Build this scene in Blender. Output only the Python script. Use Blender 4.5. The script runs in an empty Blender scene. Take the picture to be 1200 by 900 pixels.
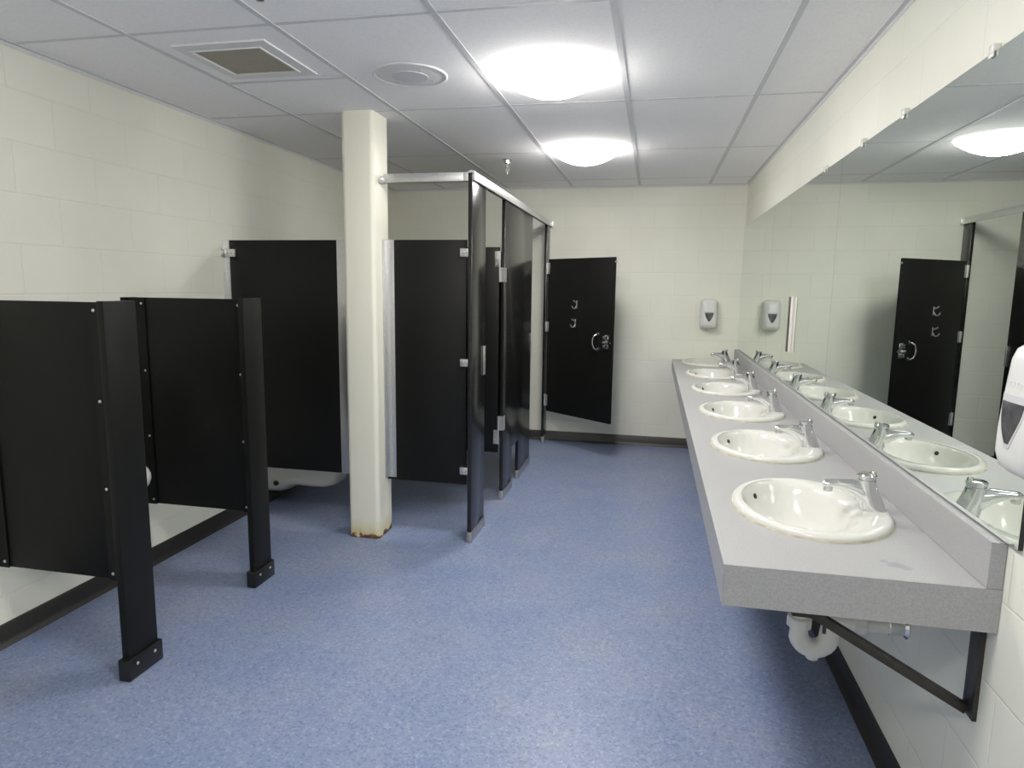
import bpy, bmesh, math, random
from mathutils import Vector, Matrix

random.seed(7)
scene = bpy.context.scene
COL = scene.collection

# ------------------------------------------------------------------ camera, world, exposure
EYE = Vector((0.0, 0.0, 1.475))
F_PX, PITCH, YAW, ROLL = 782.05, 0.1434, 0.2067, 0.0132
cp, sp, cyw, syw = math.cos(PITCH), math.sin(PITCH), math.cos(YAW), math.sin(YAW)
fwd = Vector((-syw * cp, cyw * cp, -sp))
rgt = Vector((cyw, syw, 0.0))
upv = rgt.cross(fwd)
r2 = math.cos(ROLL) * rgt + math.sin(ROLL) * upv
u2 = -math.sin(ROLL) * rgt + math.cos(ROLL) * upv
cam_data = bpy.data.cameras.new('camera')
cam_data.sensor_fit = 'HORIZONTAL'
cam_data.sensor_width = 36.0
cam_data.lens = 36.0 * F_PX / 1200.0
cam_data.clip_start = 0.02
cam = bpy.data.objects.new('camera', cam_data)
COL.objects.link(cam)
cam.matrix_world = Matrix(((r2.x, u2.x, -fwd.x, EYE.x), (r2.y, u2.y, -fwd.y, EYE.y),
                           (r2.z, u2.z, -fwd.z, EYE.z), (0, 0, 0, 1)))
scene.camera = cam

world = bpy.data.worlds.new('world')
scene.world = world
world.use_nodes = True
world.node_tree.nodes['Background'].inputs[0].default_value = (0.8, 0.85, 1.0, 1)
world.node_tree.nodes['Background'].inputs[1].default_value = 0.05

DOME_STRENGTH = 45.0
scene.view_settings.view_transform = 'Standard'
scene.view_settings.look = 'None'
scene.view_settings.gamma = 1.0
scene.view_settings.use_curve_mapping = False
scene.view_settings.exposure = 0.0
try:
    scene.cycles.use_denoising = True
    scene.cycles.max_bounces = 12
    scene.cycles.diffuse_bounces = 8
    scene.cycles.glossy_bounces = 6
    scene.cycles.caustics_reflective = True
    scene.cycles.sample_clamp_indirect = 4.0
    scene.cycles.blur_glossy = 0.3
except Exception:
    pass

# ------------------------------------------------------------------ room dimensions (metres)
XL, XR, YB, YF, ZC = -2.54, 0.768, 6.355, -1.6, 2.41

# ------------------------------------------------------------------ materials
def new_mat(name):
    m = bpy.data.materials.new(name)
    m.use_nodes = True
    nt = m.node_tree
    return m, nt, nt.nodes['Principled BSDF']

def simple(name, col, rough=0.5, metal=0.0, noise=0.0, nscale=60.0, bump=0.0, spec=0.5):
    m, nt, b = new_mat(name)
    b.inputs['Roughness'].default_value = rough
    b.inputs['Metallic'].default_value = metal
    b.inputs['Specular IOR Level'].default_value = spec
    tc = nt.nodes.new('ShaderNodeTexCoord')
    nz = nt.nodes.new('ShaderNodeTexNoise')
    nz.inputs['Scale'].default_value = nscale
    nz.inputs['Detail'].default_value = 4
    nt.links.new(tc.outputs['Object'], nz.inputs['Vector'])
    rp = nt.nodes.new('ShaderNodeValToRGB')
    k0, k1 = 1 - noise, 1 + noise
    rp.color_ramp.elements[0].position = 0.3
    rp.color_ramp.elements[1].position = 0.7
    rp.color_ramp.elements[0].color = (col[0] * k0, col[1] * k0, col[2] * k0, 1)
    rp.color_ramp.elements[1].color = (min(1, col[0] * k1), min(1, col[1] * k1), min(1, col[2] * k1), 1)
    nt.links.new(nz.outputs['Fac'], rp.inputs['Fac'])
    nt.links.new(rp.outputs['Color'], b.inputs['Base Color'])
    if bump > 0:
        bp = nt.nodes.new('ShaderNodeBump')
        bp.inputs['Strength'].default_value = bump
        bp.inputs['Distance'].default_value = 0.002
        nt.links.new(nz.outputs['Fac'], bp.inputs['Height'])
        nt.links.new(bp.outputs['Normal'], b.inputs['Normal'])
    return m

def block_wall_mat(name, axis, phase):
    """painted concrete block: courses 0.203 m, blocks 0.406 m, running bond"""
    m, nt, b = new_mat(name)
    L = nt.links.new
    tc = nt.nodes.new('ShaderNodeTexCoord')
    sx = nt.nodes.new('ShaderNodeSeparateXYZ')
    L(tc.outputs['Object'], sx.inputs[0])
    ad = nt.nodes.new('ShaderNodeMath'); ad.operation = 'ADD'
    ad.inputs[1].default_value = -phase + 40.6
    L(sx.outputs[axis], ad.inputs[0])
    cx = nt.nodes.new('ShaderNodeCombineXYZ')
    L(ad.outputs[0], cx.inputs[0]); L(sx.outputs[2], cx.inputs[1])
    br = nt.nodes.new('ShaderNodeTexBrick')
    br.offset = 0.5; br.offset_frequency = 2; br.squash = 1.0
    br.inputs['Scale'].default_value = 1.0
    br.inputs['Brick Width'].default_value = 0.406
    br.inputs['Row Height'].default_value = 0.203
    br.inputs['Mortar Size'].default_value = 0.0045
    br.inputs['Mortar Smooth'].default_value = 0.9
    br.inputs['Bias'].default_value = 0.0
    br.inputs['Color1'].default_value = (0.80, 0.797, 0.712, 1)
    br.inputs['Color2'].default_value = (0.788, 0.785, 0.70, 1)
    br.inputs['Mortar'].default_value = (0.768, 0.764, 0.68, 1)
    L(cx.outputs[0], br.inputs['Vector'])
    n1 = nt.nodes.new('ShaderNodeTexNoise'); n1.inputs['Scale'].default_value = 3.0; n1.inputs['Detail'].default_value = 5
    L(tc.outputs['Object'], n1.inputs['Vector'])
    mx = nt.nodes.new('ShaderNodeMixRGB'); mx.blend_type = 'MULTIPLY'; mx.inputs[0].default_value = 1.0
    rp = nt.nodes.new('ShaderNodeValToRGB')
    rp.color_ramp.elements[0].position = 0.3; rp.color_ramp.elements[0].color = (0.955, 0.955, 0.95, 1)
    rp.color_ramp.elements[1].position = 0.7; rp.color_ramp.elements[1].color = (1, 1, 1, 1)
    L(n1.outputs['Fac'], rp.inputs['Fac'])
    L(br.outputs['Color'], mx.inputs[1]); L(rp.outputs['Color'], mx.inputs[2])
    L(mx.outputs[0], b.inputs['Base Color'])
    n2 = nt.nodes.new('ShaderNodeTexNoise'); n2.inputs['Scale'].default_value = 70.0; n2.inputs['Detail'].default_value = 6
    L(tc.outputs['Object'], n2.inputs['Vector'])
    b1 = nt.nodes.new('ShaderNodeBump'); b1.inputs['Strength'].default_value = 0.12; b1.inputs['Distance'].default_value = 0.003
    L(n2.outputs['Fac'], b1.inputs['Height'])
    iv = nt.nodes.new('ShaderNodeMath'); iv.operation = 'SUBTRACT'; iv.inputs[0].default_value = 1.0
    L(br.outputs['Fac'], iv.inputs[1])
    b2 = nt.nodes.new('ShaderNodeBump'); b2.inputs['Strength'].default_value = 0.38; b2.inputs['Distance'].default_value = 0.003
    L(iv.outputs[0], b2.inputs['Height']); L(b1.outputs['Normal'], b2.inputs['Normal'])
    L(b2.outputs['Normal'], b.inputs['Normal'])
    b.inputs['Roughness'].default_value = 0.5
    b.inputs['Specular IOR Level'].default_value = 0.4
    return m

def floor_mat():
    """blue vinyl composition floor with fine chips and broad mottling"""
    m, nt, b = new_mat('floor_vinyl')
    L = nt.links.new
    tc = nt.nodes.new('ShaderNodeTexCoord')
    n1 = nt.nodes.new('ShaderNodeTexNoise'); n1.inputs['Scale'].default_value = 2.6; n1.inputs['Detail'].default_value = 4
    L(tc.outputs['Object'], n1.inputs['Vector'])
    r1 = nt.nodes.new('ShaderNodeValToRGB')
    e = r1.color_ramp.elements
    e[0].position = 0.32; e[0].color = (0.180, 0.229, 0.370, 1)
    e[1].position = 0.70; e[1].color = (0.226, 0.262, 0.374, 1)
    k = e.new(0.5); k.color = (0.200, 0.246, 0.378, 1)
    L(n1.outputs['Fac'], r1.inputs['Fac'])
    # chips
    mp = nt.nodes.new('ShaderNodeMapping'); mp.inputs['Scale'].default_value = (1.0, 1.0, 1.0)
    L(tc.outputs['Object'], mp.inputs['Vector'])
    v = nt.nodes.new('ShaderNodeTexVoronoi'); v.inputs['Scale'].default_value = 135.0; v.feature = 'F1'
    L(mp.outputs['Vector'], v.inputs['Vector'])
    sv = nt.nodes.new('ShaderNodeSeparateColor')
    L(v.outputs['Color'], sv.inputs[0])
    r2_ = nt.nodes.new('ShaderNodeValToRGB'); r2_.color_ramp.interpolation = 'CONSTANT'
    e = r2_.color_ramp.elements
    e[0].position = 0.0; e[0].color = (0.78, 0.80, 0.85, 1)
    e[1].position = 0.14; e[1].color = (1.0, 1.0, 1.0, 1)
    q = e.new(0.74); q.color = (1.16, 1.13, 1.06, 1)
    q = e.new(0.93); q.color = (1.34, 1.28, 1.15, 1)
    L(sv.outputs[0], r2_.inputs['Fac'])
    mx = nt.nodes.new('ShaderNodeMixRGB'); mx.blend_type = 'MULTIPLY'; mx.inputs[0].default_value = 1.0
    L(r1.outputs['Color'], mx.inputs[1]); L(r2_.outputs['Color'], mx.inputs[2])
    n3 = nt.nodes.new('ShaderNodeTexNoise'); n3.inputs['Scale'].default_value = 45.0; n3.inputs['Detail'].default_value = 8
    n3.inputs['Roughness'].default_value = 0.75
    L(tc.outputs['Object'], n3.inputs['Vector'])
    r3 = nt.nodes.new('ShaderNodeValToRGB')
    r3.color_ramp.elements[0].position = 0.35; r3.color_ramp.elements[0].color = (0.84, 0.86, 0.92, 1)
    r3.color_ramp.elements[1].position = 0.68; r3.color_ramp.elements[1].color = (1.14, 1.11, 1.06, 1)
    L(n3.outputs['Fac'], r3.inputs['Fac'])
    m2 = nt.nodes.new('ShaderNodeMixRGB'); m2.blend_type = 'MULTIPLY'; m2.inputs[0].default_value = 1.0
    L(mx.outputs[0], m2.inputs[1]); L(r3.outputs['Color'], m2.inputs[2])
    L(m2.outputs[0], b.inputs['Base Color'])
    b.inputs['Roughness'].default_value = 0.38
    b.inputs['Specular IOR Level'].default_value = 0.4
    bp = nt.nodes.new('ShaderNodeBump'); bp.inputs['Strength'].default_value = 0.06; bp.inputs['Distance'].default_value = 0.001
    L(n3.outputs['Fac'], bp.inputs['Height']); L(bp.outputs['Normal'], b.inputs['Normal'])
    return m

def ceiling_mat():
    m, nt, b = new_mat('ceiling_tile')
    L = nt.links.new
    tc = nt.nodes.new('ShaderNodeTexCoord')
    n = nt.nodes.new('ShaderNodeTexNoise'); n.inputs['Scale'].default_value = 140.0; n.inputs['Detail'].default_value = 5
    L(tc.outputs['Object'], n.inputs['Vector'])
    r = nt.nodes.new('ShaderNodeValToRGB')
    r.color_ramp.elements[0].position = 0.35; r.color_ramp.elements[0].color = (0.90, 0.885, 0.888, 1)
    r.color_ramp.elements[1].position = 0.55; r.color_ramp.elements[1].color = (0.96, 0.945, 0.947, 1)
    L(n.outputs['Fac'], r.inputs['Fac']); L(r.outputs['Color'], b.inputs['Base Color'])
    bp = nt.nodes.new('ShaderNodeBump'); bp.inputs['Strength'].default_value = 0.25; bp.inputs['Distance'].default_value = 0.002
    L(n.outputs['Fac'], bp.inputs['Height']); L(bp.outputs['Normal'], b.inputs['Normal'])
    b.inputs['Roughness'].default_value = 0.95
    b.inputs['Specular IOR Level'].default_value = 0.1
    return m

def pillar_mat():
    """cream paint, rusted and flaking in a ragged band at the foot"""
    m, nt, b = new_mat('pillar_paint')
    L = nt.links.new
    tc = nt.nodes.new('ShaderNodeTexCoord')
    sx = nt.nodes.new('ShaderNodeSeparateXYZ'); L(tc.outputs['Object'], sx.inputs[0])
    n = nt.nodes.new('ShaderNodeTexNoise'); n.inputs['Scale'].default_value = 17.0; n.inputs['Detail'].default_value = 4
    L(tc.outputs['Object'], n.inputs['Vector'])
    mu = nt.nodes.new('ShaderNodeMath'); mu.operation = 'MULTIPLY_ADD'
    mu.inputs[1].default_value = -0.12; mu.inputs[2].default_value = 0.052
    L(n.outputs['Fac'], mu.inputs[0])
    su = nt.nodes.new('ShaderNodeMath'); su.operation = 'ADD'
    L(sx.outputs[2], su.inputs[0]); L(mu.outputs[0], su.inputs[1])     # z - 0.12 n + 0.052
    r = nt.nodes.new('ShaderNodeValToRGB')
    e = r.color_ramp.elements
    e[0].position = 0.0; e[0].color = (0.10, 0.045, 0.018, 1)
    e[1].position = 0.11; e[1].color = (0.80, 0.785, 0.68, 1)
    k = e.new(0.013); k.color = (0.22, 0.12, 0.05, 1)
    k = e.new(0.018); k.color = (0.66, 0.58, 0.34, 1)
    L(su.outputs[0], r.inputs['Fac']); L(r.outputs['Color'], b.inputs['Base Color'])
    b.inputs['Roughness'].default_value = 0.42
    return m

def laminate_mat():
    m, nt, b = new_mat('grey_laminate')
    L = nt.links.new
    tc = nt.nodes.new('ShaderNodeTexCoord')
    n = nt.nodes.new('ShaderNodeTexNoise'); n.inputs['Scale'].default_value = 260.0; n.inputs['Detail'].default_value = 3
    L(tc.outputs['Object'], n.inputs['Vector'])
    r = nt.nodes.new('ShaderNodeValToRGB')
    r.color_ramp.elements[0].position = 0.35; r.color_ramp.elements[0].color = (0.325, 0.323, 0.334, 1)
    r.color_ramp.elements[1].position = 0.65; r.color_ramp.elements[1].color = (0.385, 0.383, 0.395, 1)
    L(n.outputs['Fac'], r.inputs['Fac'])
    # two small grey smudges near the open end
    prev = r.outputs['Color']
    n2 = nt.nodes.new('ShaderNodeTexNoise'); n2.inputs['Scale'].default_value = 60.0
    L(tc.outputs['Object'], n2.inputs['Vector'])
    for (px, py, ax, ay) in ((0.590, 1.651, 0.030, 0.020), (0.566, 1.674, 0.012, 0.011)):
        mp = nt.nodes.new('ShaderNodeMapping')
        mp.vector_type = 'TEXTURE'
        mp.inputs['Location'].default_value = (px - 0.47, py - 3.96, 0.0)
        mp.inputs['Rotation'].default_value = (0, 0, -0.5)
        mp.inputs['Scale'].default_value = (ax, ay, 0.01)
        L(tc.outputs['Object'], mp.inputs['Vector'])
        ln = nt.nodes.new('ShaderNodeVectorMath'); ln.operation = 'LENGTH'
        L(mp.outputs['Vector'], ln.inputs[0])
        ad = nt.nodes.new('ShaderNodeMath'); ad.operation = 'MULTIPLY_ADD'; ad.inputs[1].default_value = 1.6
        L(n2.outputs['Fac'], ad.inputs[0]); L(ln.outputs['Value'], ad.inputs[2])
        rr = nt.nodes.new('ShaderNodeMapRange')
        rr.inputs['From Min'].default_value = 1.3; rr.inputs['From Max'].default_value = 1.9
        rr.inputs['To Min'].default_value = 0.6; rr.inputs['To Max'].default_value = 0.0
        L(ad.outputs[0], rr.inputs['Value'])
        mx = nt.nodes.new('ShaderNodeMixRGB'); mx.inputs[2].default_value = (0.22, 0.22, 0.24, 1)
        L(rr.outputs[0], mx.inputs[0]); L(prev, mx.inputs[1]); prev = mx.outputs[0]
    L(prev, b.inputs['Base Color'])
    b.inputs['Roughness'].default_value = 0.38
    b.inputs['Specular IOR Level'].default_value = 0.45
    return m

def mirror_mat():
    m, nt, b = new_mat('mirror_silver')
    tc = nt.nodes.new('ShaderNodeTexCoord')
    n = nt.nodes.new('ShaderNodeTexNoise'); n.inputs['Scale'].default_value = 1.5
    nt.links.new(tc.outputs['Object'], n.inputs['Vector'])
    r = nt.nodes.new('ShaderNodeValToRGB')
    r.color_ramp.elements[0].color = (0.755, 0.815, 0.765, 1)
    r.color_ramp.elements[1].color = (0.775, 0.83, 0.785, 1)
    nt.links.new(n.outputs['Fac'], r.inputs['Fac'])
    nt.links.new(r.outputs['Color'], b.inputs['Base Color'])
    b.inputs['Metallic'].default_value = 1.0
    b.inputs['Roughness'].default_value = 0.0
    return m

def dome_mat():
    m, nt, b = new_mat('lit_glass_dome')
    b.inputs['Base Color'].default_value = (0.9, 0.9, 0.88, 1)
    b.inputs['Emission Color'].default_value = (1.0, 0.975, 0.93, 1)
    b.inputs['Emission Strength'].default_value = DOME_STRENGTH
    return m

def grille_mat():
    """dusty egg-crate grille: small square cells"""
    m, nt, b = new_mat('dusty_grille')
    L = nt.links.new
    tc = nt.nodes.new('ShaderNodeTexCoord')
    ch = nt.nodes.new('ShaderNodeTexBrick'); ch.offset = 0.0
    ch.inputs['Scale'].default_value = 1.0
    ch.inputs['Brick Width'].default_value = 0.0125; ch.inputs['Row Height'].default_value = 0.0125
    ch.inputs['Mortar Size'].default_value = 0.0014
    ch.inputs['Color1'].default_value = (0.30, 0.27, 0.20, 1); ch.inputs['Color2'].default_value = (0.35, 0.315, 0.24, 1)
    ch.inputs['Mortar'].default_value = (0.46, 0.43, 0.35, 1)
    L(tc.outputs['Object'], ch.inputs['Vector'])
    L(ch.outputs['Color'], b.inputs['Base Color'])
    b.inputs['Roughness'].default_value = 0.9
    return m

M = {}
M['wall_left'] = block_wall_mat('painted_block_left', 1, 0.271)
M['wall_right'] = block_wall_mat('painted_block_right', 1, 0.12)
M['wall_back'] = block_wall_mat('painted_block_back', 0, 0.17)
M['floor'] = floor_mat()
M['ceiling'] = ceiling_mat()
M['tee'] = simple('ceiling_grid_metal', (0.66, 0.66, 0.67), 0.6, 0.0, 0.04)
M['base'] = simple('black_vinyl_base', (0.022, 0.020, 0.019), 0.42, 0, 0.15)
M['black'] = simple('black_panel', (0.0085, 0.0085, 0.008), 0.42, 0, 0.06, 7, 0.0, 0.2)
M['black_gloss'] = simple('black_pilaster', (0.010, 0.0098, 0.0095), 0.21, 0, 0.04, 7, 0.0, 0.5)
M['alu'] = simple('brushed_aluminium', (0.66, 0.66, 0.66), 0.34, 0.9, 0.05)
M['steel'] = simple('stainless_steel', (0.56, 0.53, 0.50), 0.28, 1.0, 0.06)
M['chrome'] = simple('chrome', (0.78, 0.79, 0.80), 0.07, 1.0, 0.01)
M['zinc'] = simple('satin_zinc', (0.72, 0.72, 0.71), 0.3, 0.85, 0.05)
M['pillar'] = pillar_mat()
M['laminate'] = laminate_mat()
M['china'] = simple('white_china', (0.63, 0.622, 0.592), 0.10, 0, 0.01, 4, 0, 0.55)
M['china_old'] = simple('cream_china', (0.72, 0.70, 0.63), 0.2, 0, 0.03, 6)
M['caulk'] = simple('yellowed_caulk', (0.42, 0.395, 0.30), 0.6, 0, 0.25, 30)
M['dark'] = simple('dark_hole', (0.02, 0.018, 0.015), 0.6)
M['mirror'] = mirror_mat()
M['mirror_edge'] = simple('mirror_dark_edge', (0.012, 0.014, 0.016), 0.3)
M['clip'] = simple('clear_plastic_clip', (0.75, 0.75, 0.72), 0.2)
M['white_plastic'] = simple('white_plastic', (0.70, 0.70, 0.69), 0.22, 0, 0.01, 5)
M['window_plastic'] = simple('smoked_window', (0.09, 0.09, 0.095), 0.12, 0, 0.5, 26)
M['window_frame'] = simple('grey_bezel', (0.60, 0.60, 0.61), 0.2)
M['pvc'] = simple('white_pvc', (0.78, 0.76, 0.71), 0.32, 0, 0.04, 20)
M['rod'] = simple('rusty_iron', (0.045, 0.028, 0.018), 0.7, 0.2, 0.5, 80)
M['bracket_black'] = simple('black_painted_steel', (0.03, 0.026, 0.02), 0.45, 0, 0.3, 40)
M['dome'] = dome_mat()
M['fixture'] = simple('white_metal', (0.80, 0.80, 0.80), 0.4)
M['vent_frame'] = simple('vent_white', (0.75, 0.745, 0.75), 0.5, 0, 0.03)
M['grille'] = grille_mat()
M['speaker'] = simple('speaker_mesh', (0.62, 0.62, 0.67), 0.7, 0, 0.18, 400)
M['plaque'] = simple('plaque_white', (0.80, 0.74, 0.72), 0.4)
M['seat_plastic'] = simple('black_seat_plastic', (0.02, 0.02, 0.02), 0.3)

# ------------------------------------------------------------------ mesh helpers
class MB:
    """collects shapes into one mesh"""
    def __init__(self):
        self.bm = bmesh.new()

    def box(self, x0, x1, y0, y1, z0, z1, bev=0.0, seg=2, mtx=None):
        b = bmesh.new()
        vs = [b.verts.new((x, y, z)) for z in (z0, z1) for y in (y0, y1) for x in (x0, x1)]
        for f in ((0, 2, 3, 1), (4, 5, 7, 6), (0, 1, 5, 4), (2, 6, 7, 3), (0, 4, 6, 2), (1, 3, 7, 5)):
            b.faces.new([vs[i] for i in f])
        if bev > 0:
            bmesh.ops.bevel(b, geom=b.edges[:], offset=bev, segments=seg, affect='EDGES', profile=0.5)
        self._merge(b, mtx)
        return self

    def _merge(self, b, mtx=None):
        if mtx is not None:
            bmesh.ops.transform(b, matrix=mtx, verts=b.verts[:])
        me = bpy.data.meshes.new('tmp')
        b.to_mesh(me); b.free()
        self.bm.from_mesh(me)
        bpy.data.meshes.remove(me)

    def loft(self, rings, closed=True, cap0=True, cap1=True):
        bm = self.bm
        R = [[bm.verts.new(p) for p in r] for r in rings]
        n = len(R[0])
        for a, b in zip(R[:-1], R[1:]):
            for i in range(n if closed else n - 1):
                j = (i + 1) % n
                bm.faces.new((a[i], a[j], b[j], b[i]))
        if cap0: bm.faces.new(R[0][::-1])
        if cap1: bm.faces.new(R[-1])
        return self

    def tube(self, pts, r, n=16, cap=True):
        pts = [Vector(p) for p in pts]
        rs = r if isinstance(r, (list, tuple)) else [r] * len(pts)
        rings = []
        t0 = (pts[1] - pts[0]).normalized()
        ref = Vector((0, 0, 1)) if abs(t0.z) < 0.9 else Vector((0, 1, 0))
        nrm = t0.cross(ref).normalized()
        for i, p in enumerate(pts):
            if i == 0: t = pts[1] - pts[0]
            elif i == len(pts) - 1: t = pts[-1] - pts[-2]
            else: t = (pts[i + 1] - p).normalized() + (p - pts[i - 1]).normalized()
            t.normalize()
            nrm = (nrm - t * nrm.dot(t)).normalized()
            bn = t.cross(nrm)
            rings.append([p + rs[i] * (math.cos(2 * math.pi * k / n) * nrm + math.sin(2 * math.pi * k / n) * bn) for k in range(n)])
        return self.loft(rings, True, cap, cap)

    def lathe(self, c, prof, axis='z', n=32, cap0=True, cap1=True):
        """prof: (radius, height) pairs along the axis from centre c"""
        rings = []
        for r, h in prof:
            ring = []
            for k in range(n):
                a = 2 * math.pi * k / n
                u, v = r * math.cos(a), r * math.sin(a)
                if axis == 'z': ring.append((c[0] + u, c[1] + v, c[2] + h))
                elif axis == 'x': ring.append((c[0] + h, c[1] + u, c[2] + v))
                else: ring.append((c[0] + v, c[1] + h, c[2] + u))
            rings.append(ring)
        return self.loft(rings, True, cap0, cap1)

    def prism(self, poly, axis, a0, a1, bev=0.0):
        """extrude a 2D polygon along an axis; poly is in the other two axes in xyz order"""
        b = bmesh.new()
        def P(u, v, w):
            return {'x': (w, u, v), 'y': (u, w, v), 'z': (u, v, w)}[axis]
        A = [b.verts.new(P(u, v, a0)) for u, v in poly]
        B = [b.verts.new(P(u, v, a1)) for u, v in poly]
        n = len(poly)
        b.faces.new(A[::-1]); b.faces.new(B)
        for i in range(n):
            j = (i + 1) % n
            b.faces.new((A[i], A[j], B[j], B[i]))
        bmesh.ops.recalc_face_normals(b, faces=b.faces[:])
        if bev > 0:
            bmesh.ops.bevel(b, geom=b.edges[:], offset=bev, segments=2, affect='EDGES', profile=0.5)
        self._merge(b)
        return self

    def build(self, name, mat, parent=None, smooth=35):
        bmesh.ops.recalc_face_normals(self.bm, faces=self.bm.faces[:])
        me = bpy.data.meshes.new(name)
        self.bm.to_mesh(me); self.bm.free()
        if smooth:
            for p in me.polygons: p.use_smooth = True
            me.set_sharp_from_angle(angle=math.radians(smooth))
        me.materials.append(mat)
        o = bpy.data.objects.new(name, me)
        COL.objects.link(o)
        if parent is not None:
            root = parent
            while root.parent is not None: root = root.parent
            me.transform(Matrix.Translation(-root.location))
            o.parent = parent
        return o

def thing(name, loc, label, cat, group=None):
    o = bpy.data.objects.new(name, None)
    o.empty_display_size = 0.05
    COL.objects.link(o)
    o.location = loc
    o['label'] = label; o['category'] = cat
    if group: o['group'] = group
    return o

def tag(o, label, cat, group=None):
    o['label'] = label; o['category'] = cat
    if group: o['group'] = group
    return o

def struct(o):
    o['kind'] = 'structure'
    return o

def copy_thing(src, loc, label, group=None):
    def cp_(o, par):
        c = o.copy(); COL.objects.link(c); c.parent = par
        for ch in o.children: cp_(ch, c)
        return c
    kids = list(src.children)
    r = src.copy(); COL.objects.link(r)
    for ch in kids: cp_(ch, r)
    r.location = loc; r['label'] = label
    if group: r['group'] = group
    return r

# ------------------------------------------------------------------ the room shell
struct(MB().box(XL - 0.15, XR + 0.15, YF - 0.15, YB + 0.15, -0.1, 0.0).build('floor', M['floor'], smooth=0))
struct(MB().box(XL - 0.15, XR + 0.15, YF - 0.15, YB + 0.15, ZC, ZC + 0.1).build('ceiling', M['ceiling'], smooth=0))
struct(MB().box(XL - 0.15, XL, YF - 0.15, YB + 0.15, 0, ZC).build('wall_left', M['wall_left'], smooth=0))
struct(MB().box(XR, XR + 0.15, YF - 0.15, YB + 0.15, 0, ZC).build('wall_right', M['wall_right'], smooth=0))
struct(MB().box(XL, XR, YB, YB + 0.15, 0, ZC).build('wall_back', M['wall_back'], smooth=0))
struct(MB().box(XL, XR, YF - 0.15, YF, 0, ZC).build('wall_front', M['wall_back'], smooth=0))

# ceiling grid: one set of tees, and the wall angle all round
GX = (-2.01, -1.40, -0.785, -0.172, 0.44)
GY = (-1.33, -0.11, 1.12, 2.345, 3.55, 4.77, 5.99)
g = MB()
for x in GX:
    g.box(x - 0.012, x + 0.012, YF, YB, ZC - 0.0025, ZC + 0.001)
for y in GY:
    xs = [XL] + list(GX) + [XR]
    for a, b_ in zip(xs[:-1], xs[1:]):
        g.box(a + 0.0121, b_ - 0.0121, y - 0.010, y + 0.010, ZC - 0.0008, ZC + 0.001)
g.box(-2.01 + 0.0121, -1.40 - 0.0121, 2.955, 2.975, ZC - 0.0025, ZC + 0.001)
struct(g.build('trim_1', M['tee'], smooth=0))
def angle_trim(name, pts):
    w = MB()
    for bx in pts: w.box(*bx)
    struct(w.build(name, M['tee'], smooth=0))
angle_trim('trim_2', [(XL, XL + 0.02, YF, YB, ZC - 0.004, ZC), (XL, XL + 0.0025, YF, YB, ZC - 0.02, ZC)])
angle_trim('trim_3', [(XR - 0.02, XR, YF, YB, ZC - 0.004, ZC), (XR - 0.0025, XR, YF, YB, ZC - 0.02, ZC)])
angle_trim('trim_4', [(XL + 0.02, XR - 0.02, YB - 0.02, YB, ZC - 0.004, ZC), (XL + 0.02, XR - 0.02, YB - 0.0025, YB, ZC - 0.02, ZC)])

# cove baseboards, 0.092 high with a small toe
def cove(side):
    prof = [(0.0, 0.0), (0.026, 0.0), (0.024, 0.004), (0.014, 0.012), (0.008, 0.028), (0.007, 0.088), (0.004, 0.092), (0.0, 0.092)]
    if side == 'left':
        return MB().prism([(XL + d, z) for d, z in prof], 'y', YF, YB)
    if side == 'right':
        return MB().prism([(XR - d, z) for d, z in prof], 'y', YF, YB)
    if side == 'back':
        return MB().prism([(YB - d, z) for d, z in prof], 'x', XL + 0.027, XR - 0.027)
    return MB().prism([(YF + d, z) for d, z in prof], 'x', XL + 0.027, XR - 0.027)
for s in ('left', 'right', 'back', 'front'):
    struct(cove(s).build('baseboard_' + s, M['base'], smooth=40))

# ------------------------------------------------------------------ ceiling lights
def dome_light(x, y, label):
    t = thing('ceiling_light', (x, y, ZC), label, 'ceiling light', 'round dome ceiling lights')
    MB().lathe((x, y, ZC), [(0.215, 0.0), (0.215, -0.010), (0.210, -0.012), (0.18, -0.012)], n=48).build('base_plate', M['fixture'], t)
    prof = []
    R0, D = 0.240, 0.088          # shallow glass cap
    prof.append((R0 - 0.012, -0.012))
    for k in range(0, 12):
        r_ = R0 * (1 - k / 12)
        prof.append((r_, -0.014 - D * (1 - (r_ / R0) ** 2)))
    prof.append((0.004, -0.014 - D))
    MB().lathe((x, y, ZC), prof, n=48).build('dome', M['dome'], t, smooth=60)
    return t
dome_light(-0.48, 3.06, 'lit round white dome light on ceiling, the larger nearer one beside round speaker')
dome_light(-0.50, 4.72, 'lit round white dome light on ceiling, the farther smaller-looking one near the back wall')
dome_light(-0.48, 1.42, 'lit round dome light on the ceiling just above the upper picture edge')
dome_light(-0.48, -0.24, 'unseen round dome light added on the ceiling behind the viewer as fill')  # added out-of-view lamp, brightens the near floor, apron and right wall

# ------------------------------------------------------------------ pillar
p = MB()
p.box(-1.712, -1.522, 3.515, 3.732, 0.0, ZC, 0.0)
bm = p.bm
vert_edges = [e for e in bm.edges if abs(e.verts[0].co.z - e.verts[1].co.z) > 1]
bmesh.ops.bevel(bm, geom=vert_edges, offset=0.026, segments=6, affect='EDGES', profile=0.5)
tag(p.build('pillar', M['pillar'], smooth=50), 'square cream painted pillar with rusty foot, standing between two black partition panels', 'pillar')

# ------------------------------------------------------------------ urinal screens
def bolt(parent, c, axis, r=0.006, h=0.004, mat='zinc', name='bolt'):
    sgn = -1 if axis.startswith('-') else 1
    return MB().lathe(c, [(r, 0), (r, sgn * h * 0.5), (r * 0.6, sgn * h), (r * 0.2, sgn * h * 1.05)], axis[-1], 12).build(name, M[mat], parent)

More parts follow.
